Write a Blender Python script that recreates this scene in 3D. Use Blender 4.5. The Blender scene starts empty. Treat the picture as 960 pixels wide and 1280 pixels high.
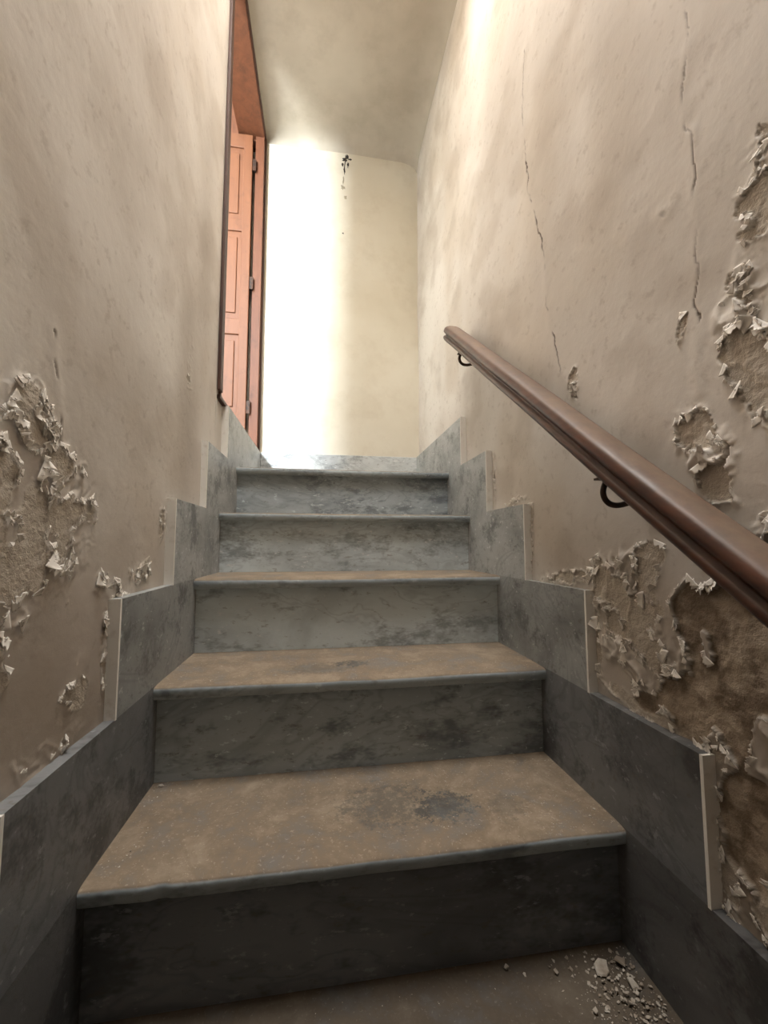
import bpy, bmesh, math, random, numpy as np
from mathutils import Vector
random.seed(4)
C=bpy.context.collection
# ------------------------------------------------------------------ helpers
def link(o,parent=None):
    C.objects.link(o)
    if parent: o.parent=parent
    return o
def empty(n):
    e=bpy.data.objects.new(n,None); e.empty_display_size=.1; return link(e)
def mesh(n,v,fc,mat,parent=None,smooth=False):
    me=bpy.data.meshes.new(n); me.from_pydata(v,[],fc); me.update()
    mats=mat if isinstance(mat,list) else [mat]
    for m in mats: me.materials.append(m)
    if smooth: me.polygons.foreach_set('use_smooth',[True]*len(me.polygons))
    return link(bpy.data.objects.new(n,me),parent)
BF=[(0,1,3,2),(4,6,7,5),(0,4,5,1),(2,3,7,6),(0,2,6,4),(1,5,7,3)]
def boxes(n,L,mat,parent=None,bevel=0):
    v=[];fc=[];mi=[]
    for b in L:
        x0,x1,y0,y1,z0,z1=b[:6]; o=len(v)
        v+=[(x,y,z) for x in(x0,x1) for y in(y0,y1) for z in(z0,z1)]
        fc+=[tuple(i+o for i in q) for q in BF]; mi+=[b[6] if len(b)>6 else 0]*6
    o=mesh(n,v,fc,mat,parent)
    o.data.polygons.foreach_set('material_index',mi)
    if bevel:
        md=o.modifiers.new('bev','BEVEL'); md.width=bevel; md.segments=2
    return o
TB={}
def vnoise(x,y,seed):
    if seed not in TB: TB[seed]=np.random.RandomState(seed).rand(256,256)
    T=TB[seed]; xi=np.floor(x).astype(int); yi=np.floor(y).astype(int)
    fx=x-xi; fy=y-yi; fx=fx*fx*fx*(fx*(fx*6-15)+10); fy=fy*fy*fy*(fy*(fy*6-15)+10)
    a=T[xi&255,yi&255];b=T[(xi+1)&255,yi&255];c=T[xi&255,(yi+1)&255];d=T[(xi+1)&255,(yi+1)&255]
    return (a*(1-fx)+b*fx)*(1-fy)+(c*(1-fx)+d*fx)*fy
def fbm(x,y,freq,octv,seed,gain=.5):
    s=0;a=1;t=0
    for i in range(octv):
        c,sn=math.cos(i*1.1+seed),math.sin(i*1.1+seed)
        s=s+a*vnoise((x*c-y*sn)*freq+17.3*i,(x*sn+y*c)*freq+5.1*i,seed+i); t+=a; a*=gain; freq*=2.03
    return s/t
def sstep(e0,e1,x):
    t=np.clip((x-e0)/(e1-e0),0,1); return t*t*(3-2*t)
# ------------------------------------------------------------------ materials
class M:
    def __init__(s,name):
        s.m=bpy.data.materials.new(name); s.m.use_nodes=True; s.t=s.m.node_tree; s.b=s.t.nodes['Principled BSDF']
        s.co=s.n('ShaderNodeTexCoord').outputs['Object']
    def n(s,ty,**k):
        x=s.t.nodes.new(ty)
        for a,b in k.items(): setattr(x,a,b)
        return x
    def l(s,a,b): s.t.links.new(a,b)
    def noise(s,scale,det=3,rough=.55,dist=0,stretch=None,off=0):
        x=s.n('ShaderNodeTexNoise'); x.inputs['Scale'].default_value=scale; x.inputs['Detail'].default_value=det
        x.inputs['Roughness'].default_value=rough; x.inputs['Distortion'].default_value=dist
        mp=s.n('ShaderNodeMapping'); s.l(s.co,mp.inputs[0]); s.l(mp.outputs[0],x.inputs['Vector'])
        mp.inputs['Location'].default_value=(off,off*.7,off*1.3)
        if stretch:
            mp.inputs['Scale'].default_value=stretch[:3]
            if len(stretch)>3: mp.inputs['Rotation'].default_value=stretch[3:]
        return x.outputs['Fac']
    def ramp(s,fac,stops):
        r=s.n('ShaderNodeValToRGB'); e=r.color_ramp.elements
        while len(e)<len(stops): e.new(.5)
        for i,(p,c) in enumerate(stops):
            e[i].position=p; e[i].color=(c,c,c,1) if isinstance(c,(int,float)) else (*c,1)
        s.l(fac,r.inputs[0]); return r.outputs[0]
    def mix(s,fac,a,b,mode='MIX'):
        x=s.n('ShaderNodeMix',data_type='RGBA',blend_type=mode)
        for i,v in((0,fac),(6,a),(7,b)):
            if isinstance(v,(int,float)): x.inputs[i].default_value=v if i==0 else (v,v,v,1)
            elif isinstance(v,tuple): x.inputs[i].default_value=(*v,1)
            else: s.l(v,x.inputs[i])
        return x.outputs[2]
    def math(s,op,a,b=0,clamp=False):
        x=s.n('ShaderNodeMath',operation=op,use_clamp=clamp)
        for i,v in((0,a),(1,b)):
            if isinstance(v,(int,float)): x.inputs[i].default_value=v
            else: s.l(v,x.inputs[i])
        return x.outputs[0]
    def attr(s,name,o='Fac'):
        x=s.n('ShaderNodeAttribute'); x.attribute_name=name; return x.outputs[o]
    def bump(s,h,strength,dist):
        x=s.n('ShaderNodeBump'); x.inputs['Distance'].default_value=dist
        if isinstance(strength,(int,float)): x.inputs['Strength'].default_value=strength
        else: s.l(strength,x.inputs['Strength'])
        s.l(h,x.inputs['Height'])
        if getattr(s,'_b',None): s.l(s._b,x.inputs['Normal'])
        s._b=x.outputs[0]; s.l(s._b,s.b.inputs['Normal'])
    def up(s):
        g=s.n('ShaderNodeNewGeometry'); x=s.n('ShaderNodeSeparateXYZ'); s.l(g.outputs['Normal'],x.inputs[0]); return x.outputs['Z']
    def pos(s):
        x=s.n('ShaderNodeSeparateXYZ'); s.l(s.co,x.inputs[0]); return x.outputs
    def fin(s,col,rough=.7):
        if isinstance(col,tuple): s.b.inputs['Base Color'].default_value=(*col,1)
        else: s.l(col,s.b.inputs['Base Color'])
        if isinstance(rough,(int,float)): s.b.inputs['Roughness'].default_value=rough
        else: s.l(rough,s.b.inputs['Roughness'])
        return s.m
s=M('aged_plaster'); s.bump(s.noise(110,3,.65),s.math('ADD',s.math('MULTIPLY',s.attr('expo'),.6),.08),.004); PW=s.fin(s.attr('col','Color'),.72)
def plaster(name,base,dark,warm):
    s=M(name)
    c=s.mix(s.ramp(s.noise(1.6,4,.6),[(.36,0),(.68,1)]),base,dark)
    c=s.mix(s.ramp(s.noise(5,5,.7,off=9),[(.48,0),(.75,.55)]),c,warm)
    s.bump(s.noise(14,4,.6),.15,.006)
    return s.fin(c,.75)
PB=plaster('cream_plaster',(.77,.715,.60),(.68,.615,.49),(.58,.505,.385))
PC=plaster('ceiling_plaster',(.56,.50,.41),(.42,.365,.29),(.36,.305,.235))
s=M('dim_plaster'); PD=s.fin((.14,.12,.10),.8)
def marble(name,dust,light=(.48,.545,.57),darkc=(.26,.30,.325),dk=1.0):
    s=M(name)
    v=s.noise(3.0,5,.6,.5,(.7,1,1.3,.0,.35,.0))
    c=s.ramp(v,[(.30,darkc),(.43,tuple(x*.80 for x in light)),(.55,light),(.72,tuple(x*.86 for x in light))])
    w=s.noise(2.6,4,.6,.9,(.6,1,1.3,0,.5,0),off=7)
    c=s.mix(s.ramp(w,[(.46,0),(.48,.35),(.50,.0),(.52,.0),(.53,.4),(.545,0)]),c,tuple(x*.8 for x in darkc))
    c=s.mix(s.ramp(s.noise(7,5,.78,0,(.5,1,1),off=21),[(.52,0),(.62,.7)]),c,tuple(x*.5 for x in darkc))
    g=s.noise(40,4,.75,0,(.6,1,1.4),off=2)
    c=s.mix(s.ramp(g,[(.59,0),(.68,.5)]),c,(.13,.11,.09))
    c=s.mix(s.ramp(g,[(.32,.7),(.39,0)]),c,tuple(min(.85,x*1.6) for x in light))
    if dust:
        u=s.math('MULTIPLY',s.math('SUBTRACT',s.up(),.35),3,True)
        n1=s.noise(9,5,.72,.3,off=3)
        q=dk
        dc=s.ramp(n1,[(.3,(.125*q,.090*q,.060*q)),(.5,(.205*q,.152*q,.100*q)),(.68,(.30*q,.235*q,.165*q))])
        dc=s.mix(s.ramp(s.noise(150,2,.7),[(.6,0),(.7,.35)]),dc,(.50*q,.42*q,.32*q))
        P=s.pos(); fn=s.math('MULTIPLY',s.math('SUBTRACT',s.noise(50,4,.85,off=8),.5),6)
        def foot(cx,cy,rx,ry,k):
            a=s.math('DIVIDE',s.math('SUBTRACT',P['X'],cx),rx); b=s.math('DIVIDE',s.math('SUBTRACT',P['Y'],cy),ry)
            r=s.math('ADD',s.math('MULTIPLY',a,a),s.math('MULTIPLY',b,b))
            return s.ramp(s.math('ADD',r,fn),[(.2,k),(1.0,0)])
        for f_ in((.27,.91,.07,.06,.85),(.15,.93,.11,.085,.55),(.085,1.19,.05,.032,.8),(-.01,1.16,.10,.05,.45),(.40,.89,.05,.05,.35)):
            dc=s.mix(foot(*f_),dc,(.06,.057,.05))
        dn=s.ramp(n1,[(.3,.8),(.5,.97)])
        c=s.mix(s.math('MULTIPLY',u,dn),c,dc)
        r=s.mix(u,.5,.95)
    else: r=.5
    s.bump(g,.2,.003)
    return s.fin(c,r)
MT=marble('dusty_marble',True); MTD=marble('dusty_marble_shaded',True,(.33,.36,.37),(.18,.20,.21),.42)  # second copy darkens marble and dust, painting shade onto the lowest steps
MR=[marble('riser_marble',False,(.70,.775,.80),(.42,.47,.495)),marble('riser_marble_half_shaded',False,(.47,.53,.56),(.23,.265,.29)),marble('riser_marble_dark',False,(.22,.24,.26),(.11,.12,.135))]  # copies of one riser marble with light and shade put into the colour
MP=[marble('skirting_marble',False,(.47,.485,.48),(.25,.26,.26)),marble('skirting_marble_half_shaded',False,(.36,.37,.365),(.18,.185,.185)),marble('skirting_marble_shaded',False,(.20,.205,.21),(.095,.10,.105)),marble('skirting_marble_deep_shade',False,(.13,.13,.13),(.06,.06,.06))]  # same skirting marble darkened by stages, shade of the lower panels painted in
MW=marble('pale_marble',False,(.66,.69,.69),(.42,.44,.46))
s=M('cream_edge_paint'); EW=s.fin(s.mix(s.ramp(s.noise(40,4,.6),[(.55,0),(.75,.5)]),(.92,.89,.83),(.60,.53,.44)),.7)
def wood(name,c0,c1,dust,rough=.35,st=(6,.6,6)):
    s=M(name)
    g=s.noise(6,5,.65,.6,st)
    c=s.ramp(g,[(.3,c0),(.7,c1)])
    n2=s.noise(12,5,.7,off=6)
    c=s.mix(s.ramp(n2,[(.55,0),(.75,.6)]),c,tuple(x*.4 for x in c0))
    r=rough
    if dust:
        u=s.math('MULTIPLY',s.math('SUBTRACT',s.up(),.45),2.6,True)
        dn=s.math('MULTIPLY',u,s.ramp(n2,[(.35,1),(.65,.5)]))
        c=s.mix(s.math('MULTIPLY',dn,dust),c,(.30,.225,.16)); r=s.mix(dn,rough,.9)
    s.bump(g,.15,.003)
    return s.fin(c,r)
WR=wood('varnished_handrail_wood',(.042,.015,.008),(.105,.038,.019),.75)
WD=wood('door_paint_terracotta',(.145,.052,.020),(.19,.070,.027),0,.6,(4,4,.5))
WF=wood('door_frame_brown',(.11,.036,.014),(.17,.058,.023),0,.6,(4,4,.5))
WK=wood('door_frame_dark',(.05,.018,.010),(.09,.035,.018),0,.6,(4,4,.5))
s=M('wrought_iron'); s.b.inputs['Metallic'].default_value=.6; IR=s.fin(s.mix(s.ramp(s.noise(60,4,.6),[(.4,0),(.7,1)]),(.03,.022,.018),(.10,.045,.025)),.6)
s=M('plaster_chip'); CH=s.fin(s.mix(s.ramp(s.noise(25,4,.6),[(.4,0),(.6,1)]),(.50,.45,.38),(.26,.21,.16)),.85)
s=M('paint_flake'); FK=s.fin(s.mix(s.ramp(s.noise(20,4,.6),[(.45,0),(.7,1)]),(.84,.79,.72),(.64,.57,.49)),.7)
s=M('white_wall_paint'); RW=s.fin((.62,.60,.56),.8)

# ------------------------------------------------------------------ displaced walls
def dist_poly(y,z,pts):
    d=np.full(y.shape,9.)
    for (ay,az),(by,bz) in zip(pts[:-1],pts[1:]):
        vy,vz=by-ay,bz-az; t=np.clip(((y-ay)*vy+(z-az)*vz)/(vy*vy+vz*vz),0,1)
        d=np.minimum(d,np.hypot(y-ay-t*vy,z-az-t*vz))
    return d
def gauss(y,z,L):
    m=np.zeros(y.shape)
    for cy,cz,ry,rz,s in L: m=np.maximum(m,s*np.exp(-(((y-cy)/ry)**2+((z-cz)/rz)**2)**1.5))
    return m
def wallgrid(n,ys,zs,X,sgn,seed,blobs,deepb,keep,cracks,dirtb,backboxes,nflake,rel,folds):
    Y,Z=np.meshgrid(ys,zs,indexing='ij'); ny,nz=Y.shape
    wy=Y+.06*(fbm(Y,Z,6,4,seed+20)-.5)+.016*(fbm(Y,Z,40,3,seed+25)-.5); wz=Z+.06*(fbm(Y,Z,6,4,seed+30)-.5)+.016*(fbm(Y,Z,40,3,seed+35)-.5)
    h=.012*(fbm(Y,Z,1.8,2,seed)-.5)+.0035*(fbm(Y,Z,5,2,seed+3)-.5)+.0006*(fbm(Y,Z,45,3,seed+5)-.5)
    m=gauss(wy,wz,blobs); dp=gauss(wy,wz,deepb)-gauss(wy,wz,keep)
    mm=np.maximum(m,dp)
    T=.5+1.15*(fbm(wy,wz,20,5,seed+7,.6)-.5)
    fld=np.maximum(m-T, dp-.43-.45*(fbm(wy,wz,16,5,seed+9,.6)-.5))
    near=sstep(.15,.5,mm)
    f1=fbm(wy,wz,16,3,seed+11); rid=np.clip(1-np.abs(2*f1-1)*5,0,1)**1.5
    f2=fbm(wy,wz,34,3,seed+12); rid2=np.clip(1-np.abs(2*f2-1)*5,0,1)
    h+=rel*near*(.004*rid+.002*rid2)
    fo_=gauss(wy,wz,folds) if folds else 0*Y
    f3=fbm(wy*1.3,wz*.8,11,3,seed+13); h+=sstep(.1,.5,fo_)*.009*(np.clip(1-np.abs(2*f3-1)*4,0,1)**1.3)
    lift=np.clip((fld+.10)/.10,0,1)**2*(.2+.8*sstep(.4,.6,fbm(Y,Z,14,2,seed+15)))
    ex=sstep(-.002,.006,fld)
    h=h*(1-ex)+(lift*.005*rel)*(1-ex)*near+ex*(-.0025+.002*fbm(Y,Z,60,4,seed+17)+h*.3)
    deep=sstep(.25,.4,dp)*ex
    h-=deep*(.005-.007*(fbm(Y,Z,25,4,seed+19,.6)-.5))
    cr=np.zeros(Y.shape)
    for pts,w,al in cracks:
        d=dist_poly(Y+.022*(fbm(Y,Z,25,4,seed+40,.6)-.5),Z,pts)
        k=1-sstep(w*.3,w,d); k=k*sstep(.30,.55,fbm(Y,Z,18,2,seed+41))*al; cr=np.maximum(cr,k)
        h+=al*.0014*np.exp(-(d/.015)**2)*(.5+fbm(Y,Z,8,2,seed+44))
    h-=cr*.002
    dirt=np.clip(gauss(wy,wz,dirtb)*(.3+1.2*fbm(Y,Z,5,4,seed+50)),0,1)
    # colour
    def L(c): return np.array(c)[None,None,:]
    def mx(c,t,d): t=t[...,None]; return c*(1-t)+L(d)*t
    col=np.ones(Y.shape+(1,))*L((.77,.72,.66))
    col=mx(col,.8*sstep(.38,.66,fbm(Y,Z,1.3,4,seed+60)),(.61,.55,.485))
    col=mx(col,.6*sstep(.46,.74,fbm(Y,Z*.8,2.6,4,seed+62)),(.60,.52,.43))
    col=mx(col,.38*sstep(.50,.74,fbm(Y,Z,5,4,seed+64)),(.44,.37,.30))
    col=mx(col,.3*sstep(.62,.80,fbm(Y,Z,50,4,seed+66,.7)),(.36,.29,.23))
    col=mx(col,near*.5*sstep(.45,.6,fbm(Y,Z,12,3,seed+69)),(.80,.755,.69))
    low_shade=sstep(.25,-.70,Z)*(.35+.8*fbm(Y,Z,5,5,seed+55)); col=mx(col,np.clip(low_shade*.8,0,.9),(.23,.185,.135))  # shade towards the lower flight painted into the wall colour, mottled with grime
    col=mx(col,dirt,(.27,.21,.155))
    shallow=ex*(1-deep); g=fbm(Y,Z,30,4,seed+70)
    col=mx(col,shallow*.85,(.50,.435,.355)); 
    sand=L((.22,.165,.115))*(1-sstep(.35,.65,g))[...,None]+L((.43,.35,.265))*sstep(.35,.65,g)[...,None]
    col=col*(1-deep[...,None])+sand*deep[...,None]
    lip=(1-ex)*near*np.clip((fld+.07)/.07,0,1); col=mx(col,lip*.7,(.88,.845,.78))
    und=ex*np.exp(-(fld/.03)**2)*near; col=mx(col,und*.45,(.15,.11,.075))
    col=mx(col,cr,(.10,.07,.05))
    h=np.clip(h,-.022,.022)
    co=np.empty((ny*nz,3),np.float32); co[:,0]=(X+sgn*h).ravel(); co[:,1]=Y.ravel(); co[:,2]=Z.ravel()
    i=np.arange((ny-1)*(nz-1)); a=(i//(nz-1))*nz+i%(nz-1)
    q=np.stack([a,a+1,a+nz+1,a+nz] if sgn<0 else [a,a+nz,a+nz+1,a+1],1)
    nv=ny*nz; ev=[];ef=[]
    for b in backboxes:
        x0,x1,y0,y1,z0,z1=b; o=nv+len(ev)
        ev+=[(x,y,z) for x in(x0,x1) for y in(y0,y1) for z in(z0,z1)]; ef+=[[j+o for j in t] for t in BF]
    co=np.vstack([co,np.array(ev,np.float32)]); q=np.vstack([q,np.array(ef)])
    me=bpy.data.meshes.new(n); me.vertices.add(len(co)); me.vertices.foreach_set('co',co.ravel())
    me.loops.add(q.size); me.loops.foreach_set('vertex_index',q.ravel().astype(np.int32))
    me.polygons.add(len(q)); me.polygons.foreach_set('loop_start',np.arange(len(q),dtype=np.int32)*4)
    sm=np.ones(len(q),bool); sm[-len(ef):]=False
    me.polygons.foreach_set('use_smooth',sm); me.update(calc_edges=True)
    at=me.attributes.new('expo','FLOAT','POINT'); at.data.foreach_set('value',np.concatenate([ex.ravel(),np.zeros(len(ev))]).astype(np.float32))
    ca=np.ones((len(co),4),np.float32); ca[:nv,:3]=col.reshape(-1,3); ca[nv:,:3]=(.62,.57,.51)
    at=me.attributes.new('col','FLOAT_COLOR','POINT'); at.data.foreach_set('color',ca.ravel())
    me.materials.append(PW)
    o=link(bpy.data.objects.new(n,me))
    # curled flakes of paint hanging from the edges of the losses
    gy,gz=np.gradient(fld,ys,zs)
    cand=np.argwhere((fld>-.05)&(fld<-.005)&(near>.35)&(Y>.42)&(Z>-.8)&(Z<.9))
    r=np.random.RandomState(seed); fv=[];ff=[]
    if len(cand):
        area=np.array([ (ys[min(a+1,ny-1)]-ys[a])*(zs[min(b+1,nz-1)]-zs[b]) for a,b in cand]); area/=area.sum()
        for a,b in cand[r.choice(len(cand),nflake,p=area)]:
            g=np.array([gy[a,b],gz[a,b]]); g/=np.linalg.norm(g)+1e-9
            ang=r.uniform(-.6,.6); g=np.array([g[0]*math.cos(ang)-g[1]*math.sin(ang),g[0]*math.sin(ang)+g[1]*math.cos(ang)]); t=np.array([-g[1],g[0]])
            Lf=r.choice([.004,.007,.011,.016,.024],p=[.32,.32,.22,.11,.03])*r.uniform(.8,1.2); W=Lf*r.uniform(.8,2.0); t0=r.uniform(.0,.2); kp=r.uniform(.0,.7)
            o0=len(fv); n1,n2=6,8; edge=[r.uniform(.4,1.0) for _ in range(n2)]; sk=r.uniform(-.4,.4)
            for i2 in range(n2):
                vv=(i2/(n2-1)-.5); px=0;pn=0
                for i1 in range(n1):
                    uu=i1/(n1-1); 
                    if i1: 
                        th_=t0+kp*uu+sk*vv; st=Lf*edge[i2]/(n1-1); px+=math.cos(th_)*st; pn+=math.sin(th_)*st
                    wid=W*(1-.45*uu**1.5)*vv
                    c2=np.array([ys[a],zs[b]])+g*(px-.004)+t*wid
                    fv.append((X+sgn*(max(h[a,b],0)+.0005+pn),c2[0],c2[1]))
            for i2 in range(n2-1):
                for i1 in range(n1-1): k=o0+i2*n1+i1; ff.append((k,k+1,k+n1+1,k+n1))
    fo=mesh('paint_flakes',fv,ff,FK,o,smooth=True)
    md=fo.modifiers.new('t','SOLIDIFY'); md.thickness=.0006
    return o
def seg(*L):
    out=[]
    for a,b,st in L: out.append(np.arange(a,b-st*.3,st))
    return np.append(np.concatenate(out),L[-1][1])
XL,XR=-.413,.627; YB=2.62; ZC=2.75
ysr=seg((-2,.42,.04),(.42,1.25,.0026),(1.25,1.6,.004),(1.6,YB,.008)); zsr=seg((-2.2,-.85,.04),(-.85,.7,.0028),(.7,2.0,.0045),(2.0,ZC,.012))
blR=[(.50,.29,.05,.15,.68),(.61,.19,.04,.06,.70),(.57,.12,.03,.08,.68),(.47,.52,.05,.10,.54),(.60,.38,.010,.03,.55),
     (.78,-.15,.11,.11,.66),(.875,-.10,.03,.07,.64),(.70,-.24,.08,.09,.72),(1.16,.03,.02,.10,.62),(1.0,-.085,.14,.02,.62),(.72,-.05,.05,.06,.58),
     (.865,-.25,.018,.09,.68),(.74,-.325,.14,.022,.70),(.585,-.50,.02,.14,.64),(.93,.42,.03,.05,.42),(1.42,.24,.015,.12,.52),(1.25,.13,.08,.015,.55),(.52,-.52,.06,.08,.55)]
deR=[(.545,-.19,.10,.15,1.0),(.54,-.40,.06,.10,.92),(.63,-.13,.03,.07,.8),(.66,-.27,.06,.06,.87),(.47,-.2,.08,.3,.9),(.735,-.30,.03,.03,.6)]
kpR=[(.515,-.29,.034,.055,1.2),(.60,-.165,.012,.03,.6)]
crR=[([(1.12,1.6),(1.15,1.4),(1.13,1.221)],.003,.5),([(1.13,1.221),(1.12,1.1),(1.07,.95),(1.033,.827),(1.035,.72),(1.023,.629),(.99,.52),(.974,.457),(.94,.41),(.909,.398)],.0038,1),
     ([(.566,1.0),(.566,.901),(.58,.80),(.574,.711)],.0024,.6),([(.574,.711),(.565,.63),(.574,.5475),(.578,.419),(.585,.256)],.0026,.9),
     ([(.645,.625),(.6315,.611),(.618,.618)],.005,.8)]
diR=[(.62,-.30,.18,.25,.4),(1.1,.0,.2,.10,.3),(1.55,.62,.25,.35,.25),(.75,.05,.3,.15,.2),(.5,-.5,.25,.25,.55),(1.0,1.15,.12,.5,.25),(.75,1.0,.10,.3,.25),(1.25,1.5,.2,.3,.2)]
wallgrid('wall_right',ysr,zsr,XR,-1,100,blR,deR,kpR,crR,diR,[(XR+.03,XR+.16,-2,YB,-2.2,ZC)],620,1,[(.78,-.15,.10,.12,.8),(.51,.28,.05,.12,.7),(.60,.18,.05,.07,.6),(.515,-.29,.03,.05,.7),(.50,-.52,.05,.1,.6)])
ysl=seg((-2,.5,.04),(.5,1.1,.0028),(1.1,1.65,.004)); zsl=zsr
blL=[(.63,.18,.06,.06,.68),(.70,.12,.06,.045,.66),(.76,.12,.02,.03,.60),(.66,-.02,.05,.12,.68),(.61,-.07,.05,.08,.64),(.58,.06,.04,.12,.62),(.60,-.18,.05,.07,.56),
     (1.02,-.055,.07,.025,.58),(.785,-.27,.04,.03,.60),(.87,-.2,.014,.10,.58),(.72,-.33,.10,.02,.60),(1.30,.55,.05,.16,.38),(.9,-.09,.08,.03,.54),(1.14,.05,.02,.06,.58),(.62,-.4,.06,.08,.50),(.74,0.02,.12,.12,.48)]
crL=[([(.675,.33),(.686,.275),(.70,.22),(.71,.16)],.003,.8),([(.786,-.24),(.80,-.2)],.003,.8)]
diL=[(.66,-.35,.35,.3,.55),(1.3,.5,.12,.35,.45),(.68,.13,.12,.08,.25),(1.42,1.0,.1,.5,.4),(.9,.9,.15,.4,.15),(1.0,.35,.25,.12,.3)]
wallgrid('wall_left',ysl,zsl,XL,1,300,blL,[],[],crL,diL,
   [(XL-.15,XL-.03,-2,1.65,-2.2,ZC),(XL-.15,XL,1.65,YB+.1,-2.2,.353),(XL-.15,XL,1.65,YB+.1,2.68,ZC),(XL-.15,XL-.002,1.62,1.65,-2.2,ZC),(XL-.15,XL-.005,1.65,YB,.353,.572)],480,.5,[])
boxes('wall_back',[(-2.6,XR+.16,YB,YB+.15,-2.2,3.2)],PB)
boxes('wall_front',[(XL-.15,XR+.16,-2.15,-2,-2.2,3.2)],PD)
def blob(n,L,mat,seed):
    v=[];fc=[];r=random.Random(seed)
    for cx,cz,a,b in L:
        o=len(v); N=14
        v.append((cx,YB-.004,cz))
        for i in range(N):
            t=i*2*math.pi/N; q=r.uniform(.45,1.2); v.append((cx+a*q*math.cos(t),YB-.0008,cz+b*q*math.sin(t)))
        fc+=[(o,o+1+(i+1)%N,o+1+i) for i in range(N)]
    return mesh(n,v,fc,mat)
s=M('soot_hole'); SO=s.fin((.03,.022,.018),.9)
s=M('stain'); ST=s.fin((.42,.36,.26),.9)
wh=empty('wall_hook')
b=blob('ragged_hole',[(.135,2.66,.014,.018),(.118,2.635,.02,.016),(.155,2.642,.012,.008),(.105,2.60,.008,.014),(.14,2.60,.007,.02),(.117,2.56,.006,.03),(.11,2.10,.008,.006)],SO,3); b.parent=wh
b=blob('damp_stain',[(.11,2.48,.006,.03),(.108,2.43,.016,.022),(.125,2.36,.012,.012)],ST,5); b.parent=wh
cu=bpy.data.curves.new('hook_wire','CURVE'); cu.dimensions='3D'; cu.bevel_depth=.003
sp=cu.splines.new('POLY'); pts=[(.125,YB,2.64),(.125,YB-.03,2.64),(.122,YB-.04,2.60),(.115,YB-.03,2.55),(.112,YB-.015,2.545)]
sp.points.add(len(pts)-1)
for p,q in zip(sp.points,pts): p.co=(*q,1)
cu.materials.append(IR); link(bpy.data.objects.new('hook_wire',cu),wh)

# ceiling: coved slab over the landing, added unseen skylight well to light the flight
xs=np.linspace(XL,XR,70); ys=np.linspace(1.72,YB,60); v=[];fc=[]
for x in xs:
    for y in ys:
        d=0
        for q in(XR-x,YB-y):
            if q<.14: d+=.14-math.sqrt(.14**2-(.14-q)**2)
        v.append((x,y,ZC-d*.5+.004*math.sin(x*7+y*5)))
for i in range(69):
    for j in range(59): a=i*60+j; fc.append((a,a+1,a+61,a+60))
o=mesh('ceiling',v,fc,PC,smooth=True)
SK0,SK1=.30,1.40; ZS=3.7
boxes('ceiling.001',[(XL-.15,XR+.16,1.7,YB,ZC+.02,ZC+.1),(XL-.15,XR+.16,SK1,1.73,ZC-.004,ZC+.1),(XL-.15,XR+.16,-2,SK0,ZC,ZC+.1),
   (XL-.15,XR+.16,SK0-.1,SK0,ZC+.1,ZS),(XL-.15,XR+.16,SK1,SK1+.1,ZC+.1,ZS),(XL-.15,XL,SK0,SK1,ZC,ZS),(XR,XR+.16,SK0,SK1,ZC,ZS)],PC)
boxes('added_skylight_frame',[(XL,XR,SK0,SK0+.04,ZS-.04,ZS),(XL,XR,SK1-.04,SK1,ZS-.04,ZS),(XL,XL+.04,SK0+.04,SK1-.04,ZS-.04,ZS),(XR-.04,XR,SK0+.04,SK1-.04,ZS-.04,ZS)],WK)  # frame of the added skylight, out of view

# ------------------------------------------------------------------ staircase
st=empty('staircase')
def ny_(k): return .785+.282*(k-2)
def nz_(k): return -.569+.2305*(k-2)
def slab(n,x0,x1,y0,y1,z0,z1,mat,seed):
    nx,nyy=90,24; v=[];fc=[]
    X,Yy=np.meshgrid(np.linspace(x0,x1,nx),np.linspace(0,1,nyy)**1.5*(y1-y0)+y0,indexing='ij')
    e=(fbm(X,Yy*0+seed,9,4,seed)-.5)*.006; e+=.02*np.clip(fbm(X,Yy*0+seed,30,2,seed+3)-.70,0,1)
    w=np.exp(-(Yy-y0)/.03)
    Yy2=Yy+e*w; top=z1-.0035*np.exp(-(Yy-y0)/.008)-.003*np.exp(-((X-.1)/.3)**2)*w
    for i in range(nx):
        for j in range(nyy): v.append((X[i,j],Yy2[i,j],top[i,j]))
    for i in range(nx-1):
        for j in range(nyy-1): a=i*nyy+j; fc.append((a,a+nyy,a+nyy+1,a+1))
    b0=len(v)
    for i in range(nx):
        v.append((X[i,0],Yy2[i,0]-.002,z1-.010)); v.append((X[i,0],Yy2[i,0],z0+.004)); v.append((X[i,0],Yy2[i,0]+.004,z0)); v.append((X[i,0],y1,z0))
    for i in range(nx-1):
        a=b0+4*i
        fc.append((i*nyy,a,a+4,(i+1)*nyy))
        for t in range(3): fc.append((a+t,a+t+1,a+t+5,a+t+4))
    return mesh(n,v,fc,mat,st,smooth=True)
for k in range(-3,7):
    y,z=ny_(k),nz_(k); n=k+4
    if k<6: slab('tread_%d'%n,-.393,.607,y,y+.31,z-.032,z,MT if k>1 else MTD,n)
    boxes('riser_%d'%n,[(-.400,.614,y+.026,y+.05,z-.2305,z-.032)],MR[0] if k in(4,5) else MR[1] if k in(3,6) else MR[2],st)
slab('landing_nosing',-.393,.607,ny_(6),2.0,nz_(6)-.032,nz_(6),MT,77)
boxes('floor',[(XL,XR,2.0,YB,nz_(6)-.06,nz_(6))],MT)
boxes('floor.001',[(XL-.15,XR+.16,-2,.0,-2.2,nz_(-4))],MTD)
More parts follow.
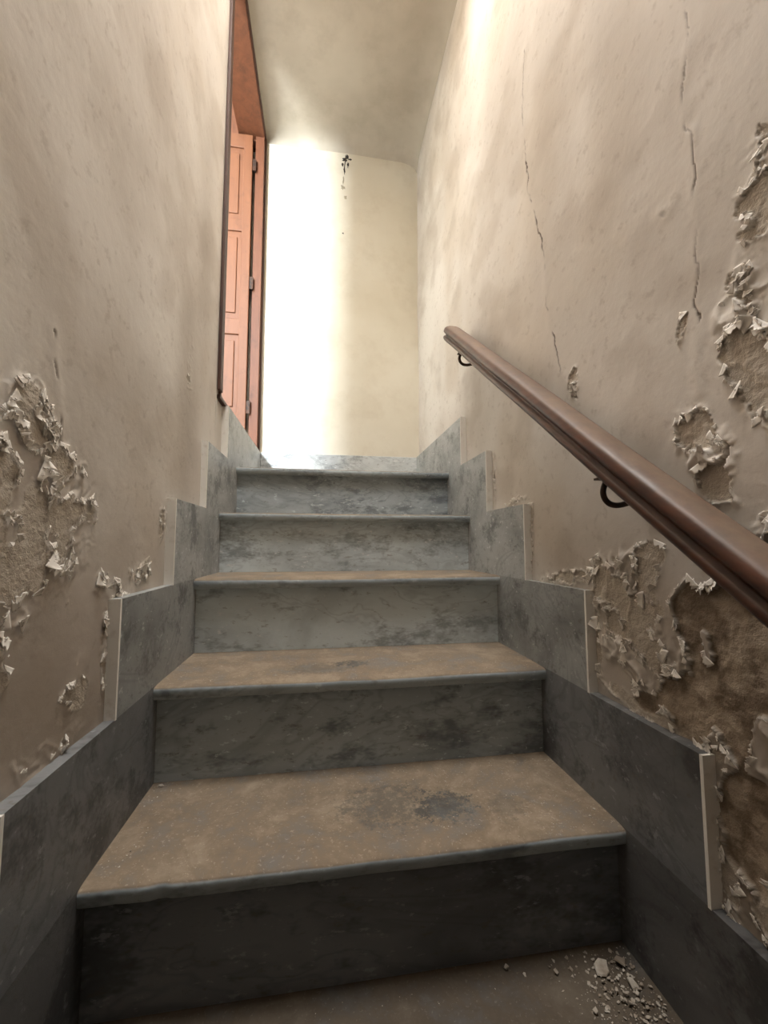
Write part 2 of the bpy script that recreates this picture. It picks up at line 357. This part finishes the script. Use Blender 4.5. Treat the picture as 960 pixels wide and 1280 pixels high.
for side in(0,1):
    L=[]
    for k in range(-3,8):
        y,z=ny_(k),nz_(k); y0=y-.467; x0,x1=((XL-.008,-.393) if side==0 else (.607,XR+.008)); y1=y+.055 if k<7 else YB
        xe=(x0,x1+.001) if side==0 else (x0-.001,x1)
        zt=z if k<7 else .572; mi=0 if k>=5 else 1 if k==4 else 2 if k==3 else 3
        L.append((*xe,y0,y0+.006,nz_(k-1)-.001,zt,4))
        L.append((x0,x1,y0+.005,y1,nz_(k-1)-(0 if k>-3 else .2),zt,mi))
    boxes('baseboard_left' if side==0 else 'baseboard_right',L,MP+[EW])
boxes('baseboard_back',[(-.393,.607,YB-.016,YB,nz_(6),.572)],MW,None,.002)

# ------------------------------------------------------------------ doorway
door=empty('door_1'); D0,D1,ZT=1.65,2.60,2.68
boxes('frame',[(XL-.16,XL+.006,D0,D0+.02,.572,ZT),(XL-.16,XL+.004,D0,D1,ZT-.02,ZT),(XL-.05,XL+.004,D1-.035,YB,.572,ZT),(-1.3,XL-.05,2.59,YB,2.60,3.0)],WF,door,.002)
boxes('architrave',[(XL,XL+.012,D0-.03,D0+.012,.60,ZT+.02),(XL,XL+.012,D0-.03,YB,ZT-.01,ZT+.02),(XL,XL+.014,D1-.008,YB,.572,ZT),(XL-.02,XL+.010,D0-.02,YB,.568,.584)],WK,door,.002)
lx0,lx1=-1.22,-.478; ly=2.545
L=[(lx0,lx1,ly+.012,ly+.034,.61,2.64)]
for x0,x1 in((lx0,lx0+.085),(lx1-.055,lx1),((lx0+lx1)/2-.04,(lx0+lx1)/2+.04)): L.append((x0,x1,ly,ly+.04,.605,2.645))
for z0,z1 in((.605,.80),(1.30,1.40),(1.98,2.06),(2.55,2.645)): L.append((lx0,lx1,ly+.001,ly+.039,z0,z1))
for xa,xb in((lx0+.11,(lx0+lx1)/2-.07),((lx0+lx1)/2+.07,lx1-.08)):
    for za,zb in((.84,1.26),(1.44,1.94),(2.10,2.51)): L.append((xa,xb,ly+.004,ly+.03,za,zb))
boxes('leaf',L,WD,door,.004)
boxes('hinges',[(-.476,-.455,ly+.0,ly+.012,z,z+.08) for z in(.8,1.6,2.4)],IR,door)
boxes('wall_room_left',[(-2.6,-2.45,-.2,YB,.4,3.2)],RW)
wx0,wx1=-1.49,-1.39
boxes('wall_room_front',[(-2.6,wx0,-.2,-.05,.4,3.2),(wx1,XL-.15,-.2,-.05,.4,3.2),(wx0,wx1,-.2,-.05,.4,.9),(wx0,wx1,-.2,-.05,2.6,3.2)],RW)
boxes('floor_room',[(-2.6,XL-.15,-.2,YB,.4,.572)],MW)
boxes('ceiling_room',[(-2.6,XL-.15,-.2,YB,3.0,3.2)],RW)
boxes('window_2',[(wx0-.03,wx0,-.06,-.03,.87,2.63),(wx1,wx1+.03,-.06,-.03,.87,2.63),(wx0,wx1,-.06,-.03,.87,.9),(wx0,wx1,-.06,-.03,2.6,2.63)],WF)

# ------------------------------------------------------------------ handrail
hr=empty('handrail')
A=Vector((.542,1.64,.905)); B=Vector((.542,-.5,.905-.792*2.14)); d=(B-A).normalized(); up=Vector((0,0,1)); nrm=(up-d*up.dot(d)).normalized(); sx=Vector((1,0,0))
half=[(0,.034),(.014,.0335),(.026,.030),(.034,.024),(.037,.015),(.037,.008),(.031,.003),(.024,-.001),(.0235,-.006),(.031,-.008),(.0345,-.013),(.033,-.020),(.027,-.026),(.017,-.029),(0,-.030)]
prof=half+[(-a,b) for a,b in half[-2:0:-1]]
v=[];fc=[];N=len(prof); secs=[-.012,-.010,0,.004]+[i*.03 for i in range(1,90)]
Lr=(B-A).length; secs=[q for q in secs if q<Lr]
for i,q in enumerate(secs):
    sc=.9 if i==0 else (.97 if i==1 else 1)
    wob=.0012*math.sin(q*9)
    for a,b in prof: v.append(tuple(A+d*q+sx*(a*sc+wob)+nrm*(b*sc)))
for i in range(len(secs)-1):
    for j in range(N): fc.append((i*N+j,(i+1)*N+j,(i+1)*N+(j+1)%N,i*N+(j+1)%N))
fc.append(tuple(range(N)))
mesh('rail',v,fc,WR,hr,smooth=True)
def bracket(i,y):
    t=(y-A.y)/(B.y-A.y); z=A.z+(B.z-A.z)*t
    cu=bpy.data.curves.new('bracket_%d'%i,'CURVE'); cu.dimensions='3D'; cu.bevel_depth=.0055; cu.bevel_resolution=3
    sp=cu.splines.new('NURBS'); pts=[(XR+.01,y,z-.055),(XR-.03,y,z-.075),(.55,y,z-.095),(.522,y,z-.075),(.525,y,z-.05),(.542,y,z-.03)]
    sp.points.add(len(pts)-1); sp.use_endpoint_u=True; sp.order_u=4
    for p,q in zip(sp.points,pts): p.co=(*q,1)
    cu.materials.append(IR); link(bpy.data.objects.new(cu.name,cu),hr)
    bm=bmesh.new(); bmesh.ops.create_cone(bm,cap_ends=True,segments=24,radius1=.022,radius2=.016,depth=.012)
    for w in bm.verts: w.co=Vector((XR-.004-w.co.z,y+w.co.y,z-.055+w.co.x))
    me=bpy.data.meshes.new('rosette_%d'%i); bm.to_mesh(me); bm.free(); me.materials.append(IR); link(bpy.data.objects.new(me.name,me),hr)
    boxes('saddle_%d'%i,[(.525,.56,y-.025,y+.025,z-.036,z-.032)],IR,hr)
bracket(1,1.50); bracket(2,.700); bracket(3,-.1)

# ------------------------------------------------------------------ plaster debris
def chips(n,L):
    bm=bmesh.new(); r=random.Random(9)
    for (x,y,z,s_) in L:
        N=r.randint(4,7); a0=r.random()*6; th_=s_*r.uniform(.08,.2); tl=r.uniform(-.35,.35); tl2=r.uniform(-.35,.35)
        ps=[(s_*r.uniform(.35,1)*math.cos(a0+i*6.283/N),s_*r.uniform(.35,1)*math.sin(a0+i*6.283/N)) for i in range(N)]
        off=max(abs(tl*p[0]+tl2*p[1]) for p in ps)
        lo=[bm.verts.new((x+a,y+b,z+off+tl*a+tl2*b)) for a,b in ps]; hi=[bm.verts.new((x+a*.9,y+b*.9,z+off+tl*a+tl2*b+th_)) for a,b in ps]
        bm.faces.new(lo[::-1]); bm.faces.new(hi)
        for i in range(N): bm.faces.new((lo[i],lo[(i+1)%N],hi[(i+1)%N],hi[i]))
    me=bpy.data.meshes.new(n); bm.to_mesh(me); bm.free(); me.materials.append(CH); return link(bpy.data.objects.new(n,me))
L=[]; r=random.Random(5)
z1=nz_(1)
for i in range(900):
    x=r.gauss(.545,.045); y=r.gauss(.70,.07)
    if x<.60 and .52<y<.80: L.append((x,y,z1+max(0,.010-.15*math.hypot(x-.55,y-.72))*r.random(),r.choice([.0006,.001,.001,.0015,.0015,.002,.003,.004,.005])))
for i in range(160): L.append((r.uniform(-.38,.6),r.uniform(.52,.8),z1,r.uniform(.0006,.0018)))
for q in((.35,.79,.008),(.44,.77,.009),(.47,.70,.007),(.40,.66,.005),(.53,.76,.020),(.565,.73,.014),(.57,.77,.016),(.54,.70,.010)): L.append((q[0],q[1],z1+.003,q[2]))
z2=nz_(2)
for i in range(260):
    x=.6-abs(r.gauss(0,.22)); y=r.uniform(.80,1.08)
    if x>-.38: L.append((x,y,z2,r.uniform(.0006,.0022)))
for i in range(40): L.append((r.uniform(-.38,-.33),r.uniform(.82,1.08),z2,r.uniform(.001,.003)))
L+=[(-.37,1.075,z2,.01),(-.36,1.09,z2,.006),(.585,.85,z2,.006),(.56,.83,z2,.005)]
for k in(3,4,5):
    for i in range(70): L.append((r.uniform(-.38,.6),ny_(k)+abs(r.gauss(.0,.12))+.01,nz_(k),r.uniform(.0006,.0025)))
L=[q for q in L if q[1]<ny_(round((q[2]+.569)/.2305+2))+.30]
chips('plaster_debris',L)

# ------------------------------------------------------------------ lights
w=bpy.data.worlds.new('sky'); bpy.context.scene.world=w; w.use_nodes=True
bg=w.node_tree.nodes['Background']; bg.inputs[0].default_value=(1,.97,.93,1); bg.inputs[1].default_value=.3
def area(n,loc,dirv,sx_,sy_,P,col):
    l=bpy.data.lights.new(n,'AREA'); l.shape='RECTANGLE'; l.size=sx_; l.size_y=sy_; l.energy=P; l.color=col
    o=bpy.data.objects.new(n,l); o.location=loc; o.rotation_euler=Vector(dirv).to_track_quat('-Z','Z' if abs(dirv[2])<.5 else 'Y').to_euler(); link(o)
    return o
area('added_skylight_lamp',((XL+XR)/2,(SK0+SK1)/2,ZS-.05),(0,0,-1),XR-XL-.1,SK1-SK0-.1,106,(1,.97,.935))  # added lamp in the made-up skylight, brightens walls and risers
area('daylight_window',(-1.44,-.02,1.75),(.55,1,0),.05,1.6,440,(.86,.94,1.0))
vs=bpy.context.scene.view_settings; vs.view_transform='Standard'; vs.look='None'

# ------------------------------------------------------------------ camera
th=math.radians(8.5); ph=math.radians(4.5)
cam=bpy.data.cameras.new('camera'); co=bpy.data.objects.new('camera',cam); link(co)
cam.sensor_fit='VERTICAL'; cam.sensor_height=24; cam.lens=24*510/1280; cam.clip_start=.01
co.rotation_euler=(math.pi/2+ph,0,-th); bpy.context.scene.camera=co
